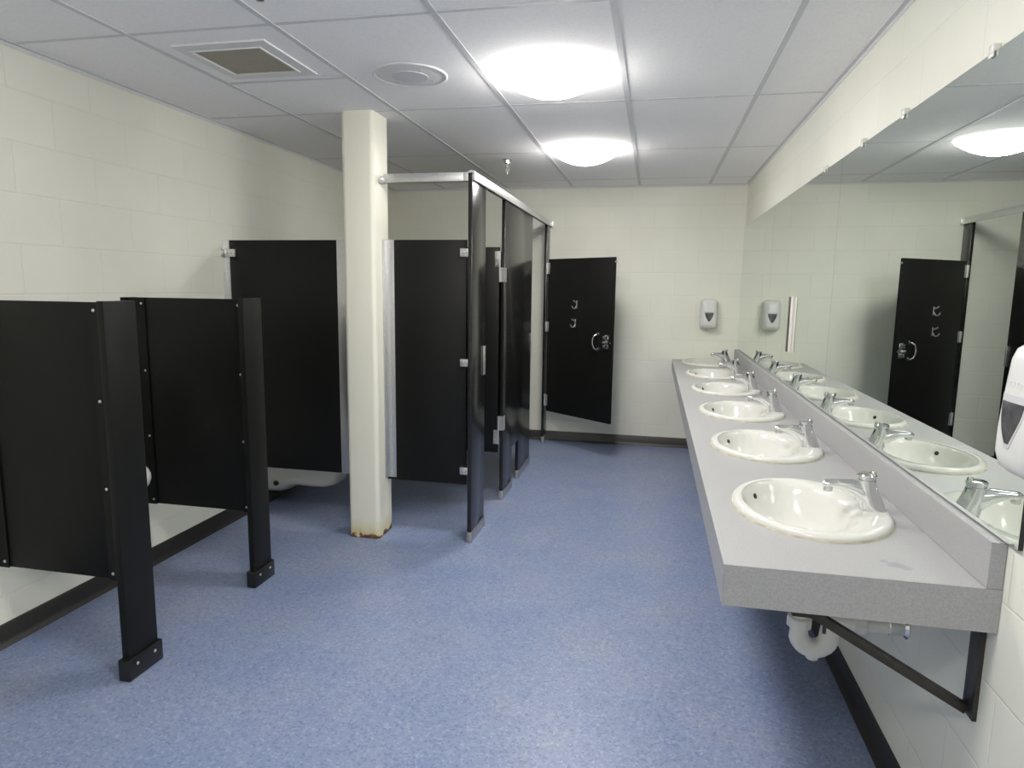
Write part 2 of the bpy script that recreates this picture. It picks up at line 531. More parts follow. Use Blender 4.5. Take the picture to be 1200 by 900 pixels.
def urinal_screen(ya, yb, ys, xb, label):
    t = thing('urinal_screen', (-1.87, (ya + yb) / 2, 0), label, 'urinal screen', 'black urinal screens')
    MB().box(XL + 0.03, -1.889, ys - 0.0125, ys + 0.0125, 0.362, 1.404, 0.002).build('panel', M['black'], t)
    MB().box(-1.886, -1.857, ya, yb, 0.0, 1.41, 0.003).build('post', M['black'], t)
    c = MB()
    for sgn in (-1, 1):
        c.box(xb - 0.018, -1.886, ys + sgn * 0.013, ys + sgn * 0.018, 0.36, 1.404)
    c.build('post_channel', M['black'], t)
    w = MB()
    for sgn in (-1, 1):
        w.box(XL, XL + 0.105, ys + sgn * 0.013, ys + sgn * 0.018, 0.36, 1.404)
        w.box(XL, XL + 0.004, ys + sgn * 0.018, ys + sgn * 0.05, 0.36, 1.404)
    w.build('wall_channel', M['black'], t)
    s = MB().box(-1.896, -1.848, ya - 0.013, yb + 0.013, 0.0, 0.083, 0.004).build('shoe', M['black_gloss'], t)
    for y in (ya + 0.03, yb - 0.03):
        bolt(s, (-1.848, y, 0.055), 'x', 0.006, 0.004, 'zinc', 'screw')
    for z in (1.375, 1.045, 0.715, 0.385):
        bolt(t, (xb, ys - 0.018, z), '-y')
        bolt(t, (XL + 0.088, ys - 0.018, z), '-y')
    return t
urinal_screen(1.972, 2.122, 2.05, -1.956, 'nearer black urinal screen with floor post, cut off at left edge')
urinal_screen(2.780, 2.926, 2.855, -1.925, 'farther black urinal screen with floor post, in front of the toilet stall')

# ------------------------------------------------------------------ urinal between the screens
def sup(n, ax, ay, e=2.4):
    out = []
    for k in range(n):
        a = 2 * math.pi * k / n
        c, s = math.cos(a), math.sin(a)
        out.append((ax * math.copysign(abs(c) ** (2 / e), c), ay * math.copysign(abs(s) ** (2 / e), s)))
    return out

def urinal(yc, label):
    t = thing('urinal', (XL, yc, 0.42), label, 'urinal')
    rings = []
    # z, reach from the wall, half width : D-shaped sections
    for z, d, w in ((0.42, 0.10, 0.09), (0.44, 0.17, 0.13), (0.50, 0.29, 0.165), (0.54, 0.325, 0.176), (0.57, 0.347, 0.182), (0.595, 0.356, 0.185), (0.615, 0.354, 0.185),
                    (0.632, 0.342, 0.185), (0.65, 0.318, 0.182), (0.70, 0.27, 0.18), (0.80, 0.20, 0.18), (0.95, 0.17, 0.18),
                    (1.04, 0.155, 0.175), (1.07, 0.12, 0.15)):
        ring = []
        for k in range(25):
            a = -math.pi / 2 + math.pi * k / 24
            c, s = math.cos(a), math.sin(a)
            ring.append((XL + d * abs(c) ** 0.7, yc + w * math.copysign(abs(s) ** 0.8, s), z))
        rings.append(ring)
    MB().loft(rings).build('bowl', M['china'], t)
    MB().tube([(XL + 0.07, yc, 1.06), (XL + 0.07, yc, 1.18)], 0.014).lathe((XL + 0.07, yc, 1.16), [(0.03, 0), (0.034, 0.02), (0.034, 0.09), (0.028, 0.11)], 'z', 20).tube([(XL, yc, 1.19), (XL + 0.07, yc, 1.19)], 0.014).build('flush_valve', M['chrome'], t)
    return t
urinal(2.455, 'white wall urinal between the two black screens, only its lip showing')

# ------------------------------------------------------------------ stall panels
PY0, PY1 = 3.648, 3.672
def slab_panel(x0, x1, y0, y1, z0, z1, parent, mat='black', bev=0.002):
    return MB().box(x0, x1, y0, y1, z0, z1, bev).build('panel', M[mat], parent)

def edge_strip(x0, x1, y, z0, z1, parent, fold_x, fold_sign):
    """aluminium angle: flat leg on the panel face, the other leg on the pillar or wall"""
    s = MB()
    s.box(x0, x1, y - 0.003, y, z0, z1, 0.0006)
    s.box(min(fold_x, fold_x + fold_sign * 0.003), max(fold_x, fold_x + fold_sign * 0.003), y - 0.03, y - 0.003, z0, z1)
    o = s.build('edge_channel', M['alu'], parent)
    for z in (z1 - 0.03, z0 + (z1 - z0) * 0.74, z0 + (z1 - z0) * 0.5, z0 + (z1 - z0) * 0.26, z0 + 0.03):
        bolt(o, ((x0 + x1) / 2, y - 0.003, z), '-y', 0.005, 0.003, 'zinc', 'screw')
    return o

def bracket(x0, x1, y, z0, z1, parent, fold=None):
    b = MB().box(x0, x1, y - 0.018, y, z0, z1, 0.002)
    if fold is not None:
        b.box(fold[0], fold[1], y - 0.045, y - 0.016, z0, z1, 0.001)
    o = b.build('bracket', M['zinc'], parent)
    for k in (0.3, 0.7):
        bolt(o, (x0 + (x1 - x0) * k, y - 0.018, (z0 + z1) / 2), '-y', 0.005, 0.003, 'steel', 'screw')
    return o

t = thing('partition_panel', (-2.12, 3.66, 0.345), 'black partition panel hung between the left wall and the cream pillar', 'stall panel')
slab_panel(XL + 0.022, -1.716, PY0, PY1, 0.345, 1.735, t)
edge_strip(-1.815, -1.7125, PY0, 0.345, 1.735, t, -1.7125, -1)
MB().box(XL, XL + 0.003, PY0 - 0.03, PY0 + 0.0, 0.345, 1.735).box(XL + 0.003, XL + 0.028, PY0 - 0.003, PY0, 0.345, 1.735).box(XL + 0.003, XL + 0.028, PY1, PY1 + 0.003, 0.345, 1.735).build('wall_channel', M['alu'], t)
bracket(XL + 0.004, XL + 0.075, PY0 - 0.003, 1.636, 1.681, t, (XL, XL + 0.004))

t = thing('partition_panel', (-1.27, 3.66, 0.345), 'black partition panel hung between the cream pillar and the nearest stall post', 'stall panel')
slab_panel(-1.518, -1.034, PY0, PY1, 0.33, 1.735, t)
edge_strip(-1.5205, -1.462, PY0, 0.345, 1.735, t, -1.5205, 1)
for z0, z1 in ((1.641, 1.687), (1.027, 1.069), (0.394, 0.436)):
    bracket(-1.066, -1.010, PY0, z0, z1, t)

# panel between the two stalls
t = thing('partition_panel', (-1.77, 4.93, 0.335), 'black panel dividing the two stalls, behind the inward-open stall door', 'stall panel')
slab_panel(XL + 0.03, -1.036, 4.918, 4.942, 0.335, 1.735, t)
for z0, z1 in ((1.641, 1.687), (1.027, 1.069), (0.394, 0.436)):
    bracket(-1.07, -1.0085, 4.918, z0, z1, t)
for z0, z1 in ((1.636, 1.681), (0.394, 0.436)):
    bracket(XL, XL + 0.075, 4.918, z0, z1, t)

# ------------------------------------------------------------------ stall pilasters
FX0, FX1 = -1.008, -0.984
def shoe(y0, y1, parent, x0=FX0, x1=FX1):
    return MB().box(x0 - 0.004, x1 + 0.004, y0 - 0.004, y1 + 0.004, 0.0, 0.065, 0.0015).build('shoe', M['steel'], parent)

def leaf_hinge(name, c_y, z0, z1, parent, side):
    """wrap-round hinge leaf on a pilaster edge with its knuckle"""
    h = MB()
    h.box(FX1, FX1 + 0.003, min(c_y, c_y + side * 0.045), max(c_y, c_y + side * 0.045), z0, z1)
    h.box(FX0 - 0.003, FX1 + 0.003, min(c_y - side * 0.003, c_y), max(c_y - side * 0.003, c_y), z0, z1)
    h.lathe((FX0 - 0.008, c_y - side * 0.009, z0), [(0.008, 0), (0.008, z1 - z0)], 'z', 14)
    o = h.build(name, M['zinc'], parent)
    for k in (0.2, 0.5, 0.8):
        bolt(o, (FX1 + 0.003, c_y + side * 0.03, z0 + (z1 - z0) * k), 'x', 0.005, 0.003, 'steel', 'screw')
    return o

# nearest: narrow post with the latch keeper
t = thing('stall_pilaster', (-0.996, 3.74, 0), 'narrow black stall post nearest the viewer, on a steel floor shoe', 'stall post')
MB().box(FX0, FX1, 3.588, 3.885, 0.0, 2.083, 0.002).build('panel', M['black_gloss'], t)
shoe(3.588, 3.885, t)
k = MB().box(FX1, FX1 + 0.004, 3.845, 3.889, 0.955, 1.127, 0.001).box(FX0, FX1 + 0.004, 3.885, 3.889, 0.955, 1.127).build('latch_keeper', M['zinc'], t)
for z in (0.975, 1.107): bolt(k, (FX1 + 0.004, 3.865, z), 'x', 0.004, 0.002, 'steel', 'screw')

# middle: wide panel standing on two legs
t = thing('stall_pilaster', (-0.996, 4.92, 0), 'wide black stall post in the middle, standing on two legs with steel shoes', 'stall post')
A0, A1, A2, A3 = 4.412, 4.715, 4.955, 5.430
poly = [(A0, 0.0), (A1, 0.0), (A1, 0.31), (A2, 0.31), (A2, 0.0), (A3, 0.0), (A3, 2.05), (A0, 2.05)]
MB().prism(poly, 'x', FX0, FX1, 0.0015).build('panel', M['black_gloss'], t)
shoe(A0, A1, t); shoe(A2, A3, t)
leaf_hinge('hinge', A0, 1.512, 1.607, t, 1)
leaf_hinge('hinge', A0, 0.497, 0.597, t, 1)
k = MB().box(FX1, FX1 + 0.003, A3 - 0.012, A3 + 0.004, 0.955, 1.106, 0.001).box(FX0, FX1 + 0.003, A3, A3 + 0.004, 0.955, 1.106).build('latch_keeper', M['zinc'], t)

# far: narrow post by the back wall
t = thing('stall_pilaster', (-0.996, 6.27, 0), 'narrow black stall post fixed against the back wall, carrying the open door', 'stall post')
MB().box(FX0, FX1, 6.19, 6.343, 0.0, 2.05, 0.002).build('panel', M['black_gloss'], t)
shoe(6.19, 6.315, t)
for z0, z1 in ((1.604, 1.705), (1.075, 1.165), (0.376, 0.482)):
    MB().box(FX1, FX1 + 0.0035, 6.160, 6.222, z0, z1, 0.0008).build('hinge', M['zinc'], t)

# ------------------------------------------------------------------ headrails
t = thing('headrail', (-0.99, 4.96, 2.05), 'aluminium headrail running over the stall doors to the back wall', 'headrail')
MB().prism([(-0.983, 2.046), (-0.972, 2.046), (-0.970, 2.080), (-0.980, 2.098), (-1.003, 2.098), (-1.012, 2.090), (-1.012, 2.052), (-1.0085, 2.052), (-1.0085, 2.086), (-0.983, 2.086)],
           'y', 3.592, 6.345).build('rail', M['alu'], t)
e = MB().box(-0.970, -0.955, 6.337, 6.355, 2.04, 2.105, 0.002).box(-0.9695, -0.9665, 6.30, 6.345, 2.045, 2.10).build('end_bracket', M['zinc'], t)
for z in (2.055, 2.09): bolt(e, (-0.962, 6.337, z), '-y', 0.005, 0.004, 'chrome', 'screw')

t = thing('headrail', (-1.27, 3.61, 2.04), 'short aluminium headrail from the cream pillar to the nearest stall post', 'headrail')
MB().box(-1.503, -1.012, 3.602, 3.628, 2.043, 2.091, 0.003).build('rail', M['alu'], t)
MB().box(-1.5215, -1.4985, 3.588, 3.642, 2.04, 2.078, 0.004).lathe((-1.51, 3.588, 2.06), [(0.014, 0), (0.014, -0.006), (0.008, -0.011)], 'y', 16).build('end_bracket', M['zinc'], t)
MB().box(-1.036, -1.0085, 3.594, 3.602, 2.043, 2.088, 0.002).build('end_bracket', M['zinc'], t)

# ------------------------------------------------------------------ stall doors
# first stall: door swung inward, at right angles to the front
t = thing('stall_door', (-1.03, 4.44, 0.335), 'black stall door folded inward beside the wide middle post', 'stall door')
MB().box(-1.545, -1.026, 4.424, 4.448, 0.335, 1.742, 0.002).build('panel', M['black'], t)
for z0, z1 in ((1.609, 1.715), (0.397, 0.495)):
    h = MB().box(-1.055, -1.0225, 4.4195, 4.424, z0, z1, 0.001).lathe((FX0 - 0.012, A0 + 0.004, z0), [(0.008, 0), (0.008, z1 - z0)], 'z', 14).box(-1.026, -1.0185, 4.414, 4.424, z0, z1).build('hinge', M['zinc'], t)
    for k in (0.2, 0.5, 0.8): bolt(h, (-1.043, 4.4195, z0 + (z1 - z0) * k), '-y', 0.005, 0.003, 'steel', 'screw')

# accessible stall: door swung out into the room
HA, HB = Vector((-0.972, 6.168, 0)), Vector((-0.333, 5.672, 0))
dv = (HB - HA).normalized(); WD = (HB - HA).length
ang = math.atan2(dv.y, dv.x)
t = thing('stall_door', (HA.x, HA.y, 0.32), 'open black stall door swung out by the back wall, with coat hooks and pull handle', 'stall door')
MT = Matrix.Translation(HA) @ Matrix.Rotation(ang, 4, 'Z')
# local frame: x along the door from its hinge, -y towards the viewer
def dpart(mb, name, mat, parent=t):
    bmesh.ops.transform(mb.bm, matrix=MT, verts=mb.bm.verts[:])
    return mb.build(name, M[mat], parent)
dpart(MB().box(0.012, WD, 0.0, 0.024, 0.325, 1.738, 0.002), 'panel', 'black')
for z0, z1 in ((1.604, 1.705), (1.075, 1.165), (0.376, 0.482)):
    dpart(MB().box(-0.012, 0.032, -0.004, 0.0, z0, z1, 0.001).lathe((0.0, -0.004, z0), [(0.008, 0), (0.008, z1 - z0)], 'z', 14), 'hinge', 'zinc')
for s_, z in ((0.385, 1.335), (0.372, 1.17)):
    hk = MB().box(s_ - 0.006, s_ + 0.006, -0.004, 0.0, z - 0.035, z + 0.035, 0.001)
    hk.tube([(s_, -0.004, z + 0.02), (s_, -0.026, z + 0.024), (s_, -0.042, z + 0.036)], 0.0055, 10)
    hk.tube([(s_, -0.004, z - 0.012), (s_, -0.024, z - 0.036), (s_ - 0.004, -0.044, z - 0.032), (s_ - 0.006, -0.054, z - 0.012)], 0.0055, 10)
    dpart(hk, 'coat_hook', 'zinc')
# pull handle, a bowed bar
hp = MB()
hp.tube([(0.652, 0.0, 1.088), (0.650, -0.022, 1.088), (0.638, -0.038, 1.075), (0.628, -0.044, 1.045), (0.625, -0.045, 1.022), (0.628, -0.044, 1.0), (0.638, -0.038, 0.97), (0.650, -0.022, 0.957), (0.652, 0.0, 0.957)], 0.0075, 12)
hp.lathe((0.652, 0.0, 1.088), [(0.014, 0), (0.014, -0.004), (0.009, -0.007)], 'y', 16).lathe((0.652, 0.0, 0.957), [(0.014, 0), (0.014, -0.004), (0.009, -0.007)], 'y', 16)
dpart(hp, 'pull_handle', 'chrome')
la = MB().box(0.728, 0.772, -0.006, 0.0, 0.965, 1.087, 0.002).box(0.722, 0.768, -0.022, -0.006, 1.045, 1.078, 0.003).box(0.722, 0.768, -0.022, -0.006, 0.972, 1.004, 0.003)
la.box(0.728, 0.800, -0.017, -0.008, 1.014, 1.034, 0.003).lathe((0.732, -0.008, 1.024), [(0.012, 0), (0.012, -0.02), (0.008, -0.026)], 'y', 14)
dpart(la, 'slide_latch', 'chrome')
dpart(MB().lathe((WD, 0.012, 1.70), [(0.008, -0.002), (0.008, 0.012), (0.005, 0.02)], 'x', 12), 'bumper', 'zinc')

# ------------------------------------------------------------------ toilet in the first stall
t = thing('toilet', (XL, 4.06, 0.1), 'cream wall-hung toilet bowl seen under the black panel beside the pillar', 'toilet')
TY = 4.08
prof = [  # x, z bottom, z top, half width
    (XL, 0.075, 0.40, 0.15), (XL + 0.03, 0.075, 0.40, 0.18), (XL + 0.12, 0.082, 0.405, 0.185), (XL + 0.17, 0.10, 0.405, 0.185), (XL + 0.20, 0.128, 0.405, 0.185),
    (XL + 0.26, 0.135, 0.405, 0.188), (XL + 0.36, 0.130, 0.405, 0.187), (XL + 0.44, 0.132, 0.405, 0.178), (XL + 0.490, 0.145, 0.405, 0.16),
    (XL + 0.515, 0.185, 0.405, 0.14), (XL + 0.540, 0.25, 0.40, 0.11), (XL + 0.565, 0.31, 0.395, 0.07), (XL + 0.585, 0.34, 0.39, 0.03)]
rings = []
for x, z0, z1, w in prof:
    ring = []
    for (u, v) in sup(28, 1.0, 1.0, 3.6):
        ring.append((x, TY + w * u, (z0 + z1) / 2 + (z1 - z0) / 2 * v))
    rings.append(ring)
MB().loft(rings).build('bowl', M['china_old'], t)
MB().lathe((XL + 0.125, TY - 0.187, 0.165), [(0.017, 0.01), (0.017, -0.006), (0.009, -0.010)], 'y', 18).build('bolt_cap', M['dark'], t)
st = []
for dz, k in ((0, 1.0), (0.012, 1.02), (0.02, 1.0)):
    st.append([(XL + 0.365 + 0.22 * k * u, TY + 0.185 * k * v, 0.405 + dz) for u, v in sup(32, 1, 1, 2.2)])
MB().loft(st).build('seat', M['seat_plastic'], t)
MB().tube([(XL, TY, 0.62), (XL + 0.06, TY, 0.62), (XL + 0.075, TY, 0.60), (XL + 0.075, TY, 0.40)], 0.015).lathe((XL + 0.075, TY, 0.60), [(0.03, 0), (0.034, 0.03), (0.034, 0.11), (0.026, 0.13)], 'z', 20).build('flush_valve', M['chrome'], t)

# ------------------------------------------------------------------ washbasin counter
ZT = 0.8386
CX0, CX1, CY0, CY1 = 0.187, XR - 0.001, 1.563, YB - 0.001
SINK_Y = [2.045 + 0.80 * k for k in range(6)]
SCX, SAX, SAY = 0.472, 0.216, 0.275
t = thing('countertop', (0.47, 3.96, ZT), 'long grey laminate washbasin counter along the mirrored wall', 'countertop')
cb = MB(); bm = cb.bm
HX, HY = SAX - 0.02, SAY - 0.022
bounds = [CY0] + [(a + b_) / 2 for a, b_ in zip(SINK_Y[:-1], SINK_Y[1:])] + [CY1]
NS = 64
for i, yc in enumerate(SINK_Y):
    y0, y1 = bounds[i], bounds[i + 1]
    inner, outer, low = [], [], []
    angs = sorted([2 * math.pi * k / NS for k in range(NS)] + [math.atan2(cy_ - yc, cx_ - SCX) % (2 * math.pi) for cx_ in (CX0, 0.742) for cy_ in (y0, y1)])
    for a in angs:
        c, s = math.cos(a), math.sin(a)
        inner.append(bm.verts.new((SCX + HX * HY / math.hypot(HY * c, HX * s) * c, yc + HX * HY / math.hypot(HY * c, HX * s) * s, ZT)))
        ts = []
        if c > 1e-9: ts.append((0.742 - SCX) / c)
        if c < -1e-9: ts.append((CX0 - SCX) / c)
        if s > 1e-9: ts.append((y1 - yc) / s)
        if s < -1e-9: ts.append((y0 - yc) / s)
        r_ = min(ts)
        outer.append(bm.verts.new((SCX + r_ * c, yc + r_ * s, ZT)))
        low.append(bm.verts.new((inner[-1].co.x, inner[-1].co.y, ZT - 0.02)))
    n = len(angs)
    for k in range(n):
        j = (k + 1) % n
        bm.faces.new((inner[k], outer[k], outer[j], inner[j]))
        bm.faces.new((low[k], inner[k], inner[j], low[j]))
bmesh.ops.remove_doubles(bm, verts=bm.verts[:], dist=1e-5)
# closing strip under the backsplash, then the drop aprons
cb.box(0.7421, CX1, CY0, CY1, ZT - 0.02, ZT)
cb.build('worktop', M['laminate'], t, smooth=0)
MB().box(CX0 - 0.0008, CX0 + 0.02, CY0 + 0.0205, CY1, 0.738, ZT - 0.0004).build('front_apron', M['laminate'], t, smooth=0)
MB().box(CX0 - 0.0008, CX1, CY0 - 0.0008, CY0 + 0.02, 0.738, ZT - 0.0004).build('end_apron', M['laminate'], t, smooth=0)
MB().box(0.735, 0.7665, CY0 - 0.0004, CY1, ZT + 0.0003, 0.945, 0.0015).build('backsplash', M['laminate'], t, smooth=0)

# ------------------------------------------------------------------ sinks
def make_sink(yc, label):
    t = thing('sink', (SCX, yc, ZT), label, 'sink', 'oval sinks in the counter')
    N = 64
    def ring(ox, ax, ay, z):
        return [(SCX + ox + ax * math.cos(2 * math.pi * k / N), yc + ay * math.sin(2 * math.pi * k / N), ZT + z) for k in range(N)]
    R = [ring(0, SAX - 0.024, SAY - 0.026, -0.03), ring(0, SAX - 0.022, SAY - 0.024, 0.0015), ring(0, SAX - 0.001, SAY - 0.001, 0.0015), ring(0, SAX, SAY, 0.006), ring(0, SAX - 0.003, SAY - 0.003, 0.013), ring(0, SAX - 0.010, SAY - 0.010, 0.0185),
         ring(-0.002, SAX - 0.020, SAY - 0.019, 0.0200), ring(-0.012, SAX - 0.040, SAY - 0.031, 0.0185),
         ring(-0.026, 0.163, 0.239, 0.0168), ring(-0.031, 0.154, 0.231, 0.0135), ring(-0.035, 0.144, 0.221, 0.004),
         ring(-0.036, 0.135, 0.208, -0.018), ring(-0.034, 0.125, 0.190, -0.045), ring(-0.030, 0.110, 0.165, -0.075),
         ring(-0.022, 0.088, 0.125, -0.102), ring(-0.012, 0.058, 0.075, -0.118), ring(-0.005, 0.032, 0.036, -0.124), ring(-0.005, 0.024, 0.024, -0.128)]
    MB().loft(R, True, False, False).build('basin', M['china'], t, smooth=60)
    MB().lathe((SCX - 0.005, yc, ZT - 0.130), [(0.026, 0.0), (0.026, 0.005), (0.020, 0.006), (0.012, 0.003)], 'z', 24).build('drain', M['chrome'], t)
    # overflow hole on the front wall of the bowl
    nrm = Vector((0.76, -0.53, 0.37)).normalized()
    c = Vector((SCX - 0.036 - 0.0918, yc + 0.1525, ZT - 0.019))
    hole = MB().lathe((0, 0, 0), [(0.009, -0.006), (0.009, 0.0025), (0.007, 0.003)], 'z', 18)
    bmesh.ops.transform(hole.bm, matrix=Matrix.Translation(c) @ nrm.to_track_quat('Z', 'Y').to_matrix().to_4x4(), verts=hole.bm.verts[:])
    hole.build('overflow_hole', M['dark'], t)
    MB().loft([ring(0, SAX + 0.0035, SAY + 0.0035, 0.0002), ring(0, SAX + 0.001, SAY + 0.001, 0.004), ring(0, SAX - 0.003, SAY - 0.003, 0.005), ring(0, SAX - 0.004, SAY - 0.004, 0.0004)], True, False, False).build('caulk', M['caulk'], t)
    return t

order = ['nearest white oval sink, at the open end of the grey counter',
         'second white oval sink from the open end of the grey counter',
         'third white oval sink from the open end of the grey counter',
         'fourth white oval sink from the open end, third from the back wall',
         'fifth white oval sink from the open end, next to the last one',
         'last white oval sink in the counter, against the back wall']
s0 = make_sink(SINK_Y[0], order[0])
for k in range(1, 6):
    copy_thing(s0, (SCX, SINK_Y[k], ZT), order[k])

# ------------------------------------------------------------------ faucets
def make_faucet(yc, label):
    bx, bz = 0.634, ZT + 0.0195
    t = thing('faucet', (bx, yc, bz), label, 'faucet', 'chrome faucets on the sinks')
    rings = []
    for dz, ox, ax, ay, e in ((-0.003, 0.005, 0.0345, 0.029, 2.6), (0.003, 0.005, 0.0345, 0.029, 2.6), (0.012, 0.002, 0.0340, 0.0283, 2.5), (0.03, -0.004, 0.033, 0.0268, 2.3),
                              (0.055, -0.012, 0.0295, 0.0252, 2.1), (0.078, -0.017, 0.0265, 0.0243, 2.0), (0.086, -0.018, 0.0255, 0.0243, 2.0), (0.088, -0.018, 0.022, 0.021, 2.0)):
        rings.append([(bx + ox + u, yc + v, bz + dz) for u, v in sup(36, ax, ay, e)])
    body = MB().loft(rings)
    # spout sweeping forward out of the body
    sr = []
    for x, z, ry, rz in ((bx + 0.006, bz + 0.043, 0.022, 0.040), (bx - 0.022, bz + 0.0445, 0.0240, 0.0385), (bx - 0.038, bz + 0.0515, 0.0235, 0.0325), (bx - 0.056, bz + 0.0600, 0.0215, 0.0240), (bx - 0.088, bz + 0.0675, 0.0185, 0.0142),
                         (bx - 0.112, bz + 0.069, 0.0170, 0.0112), (bx - 0.127, bz + 0.068, 0.0155, 0.0098), (bx - 0.133, bz + 0.067, 0.011, 0.0068)):
        sr.append([(x, yc + ry * math.cos(2 * math.pi * k / 24), z + rz * math.sin(2 * math.pi * k / 24)) for k in range(24)])
    body.loft(sr)
    body.build('body', M['chrome'], t, smooth=50)
    MB().lathe((bx - 0.118, yc, bz + 0.046), [(0.0105, 0), (0.0125, 0.002), (0.0125, 0.009), (0.0112, 0.010), (0.0125, 0.011), (0.0125, 0.020)], 'z', 20).build('aerator', M['zinc'], t)
    cx = bx - 0.018
    cap = MB().lathe((cx, yc, bz + 0.087), [(0.0215, 0), (0.0215, 0.003), (0.0265, 0.0045), (0.0270, 0.013), (0.0245, 0.0165), (0.014, 0.018)], 'z', 32)
    cap.lathe((cx + 0.017, yc, bz + 0.100), [(0.0085, 0), (0.0085, 0.008), (0.006, 0.012), (0.002, 0.013)], 'z', 16)
    cap.build('push_button', M['chrome'], t)
    return t
fo = ['chrome faucet on the nearest sink, at the open end of the counter',
      'chrome faucet on the second sink from the open end of the counter',
      'chrome faucet on the third sink from the open end of the counter',
      'chrome faucet on the fourth sink from the open end of the counter',
      'chrome faucet on the fifth sink, next to the last one',
      'chrome faucet on the last sink, against the back wall']
f0 = make_faucet(SINK_Y[0] - 0.02, fo[0])
for k in range(1, 6):
    copy_thing(f0, (f0.location.x, SINK_Y[k] - 0.02, f0.location.z), fo[k])

# ------------------------------------------------------------------ support bracket and drain under the counter
t = thing('counter_bracket', (0.765, 1.63, 0.5), 'black steel angle bracket under the open end of the counter', 'bracket')
MB().box(0.758, XR, 1.606, 1.658, 0.497, 0.738, 0.001).build('wall_leg', M['bracket_black'], t)
dbar = MB()
va, vb = Vector((0.757, 1.642, 0.508)), Vector((0.405, 1.642, 0.706))
d_ = (vb - va); L_ = d_.length; aa = math.atan2(d_.z, -d_.x)
mt = Matrix.Translation(va) @ Matrix(((-math.cos(aa), 0, math.sin(aa), 0), (0, 1, 0, 0), (math.sin(aa), 0, math.cos(aa), 0), (0, 0, 0, 1)))
dbar.box(0, L_, -0.012, 0.012, -0.011, 0.011, 0.001, mtx=mt)
dbar.build('diagonal_bar', M['bracket_black'], t)
MB().box(0.36, 0.762, 1.632, 1.652, 0.716, 0.738, 0.001).box(0.36, 0.412, 1.632, 1.652, 0.695, 0.716).build('top_leg', M['bracket_black'], t)
MB().tube([(0.437, 1.642, 0.716), (0.437, 1.642, 0.655)], 0.0045, 10).build('hanging_bolt', M['rod'], t)

t = thing('drain_trap', (0.5, 2.045, 0.38), 'white plastic drain trap below the nearest sink', 'drain pipe')
DX, DY = 0.472, 2.045
pts = [(DX, DY, 0.70), (DX, DY, 0.47)]
for k in range(1, 12):
    a = math.pi + math.pi * k / 12
    pts.append((DX + 0.044 + 0.044 * math.cos(a), DY, 0.447 + 0.044 * math.sin(a)))
pts += [(DX + 0.088, DY, 0.455), (DX + 0.090, DY, 0.472), (DX + 0.100, DY, 0.490), (DX + 0.122, DY, 0.4985), (XR, DY, 0.50)]
MB().tube(pts, [0.024] * 2 + [0.029] * 11 + [0.029, 0.028, 0.026, 0.024, 0.024], 20).build('pipe', M['pvc'], t, smooth=60)
def nut(c, axis):
    return MB().lathe(c, [(0.030, -0.016), (0.036, -0.014), (0.036, 0.012), (0.032, 0.016)], axis, 10)
nut((DX, DY, 0.485), 'z').build('slip_nut', M['pvc'], t, smooth=20)
nut((DX + 0.165, DY, 0.50), 'x').build('slip_nut', M['pvc'], t, smooth=20)
MB().lathe((DX + 0.044, DY, 0.384), [(0.018, 0.02), (0.018, -0.014), (0.012, -0.017)], 'z', 8).build('cleanout_plug', M['pvc'], t, smooth=20)
MB().lathe((XR, DY, 0.50), [(0.034, 0.0), (0.034, -0.004), (0.0265, -0.012), (0.0265, -0.05), (0.0245, -0.052)], 'x', 24).build('wall_collar', M['chrome'], t)
MB().tube([(DX, DY, 0.71), (DX, DY, 0.62)], 0.019, 18).build('tailpiece', M['chrome'], t)

# ------------------------------------------------------------------ mirrors
MX = 0.757
panes = ((1.508, 3.1605, 'nearest frameless wall mirror pane, above the open end of the counter', (1.865, 2.443, 2.878)),
         (3.1625, 4.8015, 'middle frameless wall mirror pane, carrying the small white plaque', (3.458,)),
         (4.8035, YB - 0.001, 'far frameless wall mirror pane, reaching the back wall', ()))
for y0, y1, lab, clips in panes:
    t = thing('wall_mirror', (MX, (y0 + y1) / 2, 0.95), lab, 'mirror', 'wall mirrors above the counter')
    MB().box(MX, MX + 0.001, y0, y1, 0.950, 2.038).build('glass', M['mirror'], t, smooth=0)
    MB().box(MX + 0.0012, XR, y0 - 0.0002, y1, 0.9495, 2.0385).build('backing', M['mirror_edge'], t, smooth=0)
    for yc in clips:
        MB().box(MX - 0.006, XR, yc - 0.012, yc + 0.012, 2.0385, 2.056, 0.002).box(MX - 0.006, MX - 0.002, yc - 0.012, yc + 0.012, 2.026, 2.0385, 0.001).build('clip', M['clip'], t)

t = thing('wall_plaque', (0.748, 3.985, 1.14), 'narrow upright strip with a dark face and white edge stuck on the middle mirror', 'plaque')
MB().box(0.7405, 0.7565, 3.958, 4.012, 1.138, 1.446, 0.001).build('backing', M['plaque'], t)
MB().box(0.7385, 0.7405, 3.959, 4.011, 1.139, 1.445, 0.0005).build('face', M['mirror_edge'], t)

# ------------------------------------------------------------------ soap dispensers
SOAP = [(0.0, 0.055, 0.060), (0.006, 0.082, 0.070), (0.018, 0.098, 0.0765), (0.045, 0.106, 0.078), (0.09, 0.106, 0.078), (0.14, 0.103, 0.077),
        (0.19, 0.099, 0.0755), (0.225, 0.096, 0.074), (0.245, 0.089, 0.071), (0.256, 0.074, 0.065), (0.260, 0.050, 0.055)]
def soap_depth(z):
    for (z0, d0, _), (z1, d1, _) in zip(SOAP[:-1], SOAP[1:]):
        if z0 <= z <= z1: return d0 + (d1 - d0) * (z - z0) / (z1 - z0)
    return 0.06
def soap_point(u, z, off=0.0):
    """u across (-1..1 of half width), returns (across, out, up)"""
    w = 0.0765
    a = max(-0.999, min(0.999, u / w))
    d = soap_depth(z)
    return (u, d * (1 - abs(a) ** 4.0) ** (1 / 4.0) + off, z)

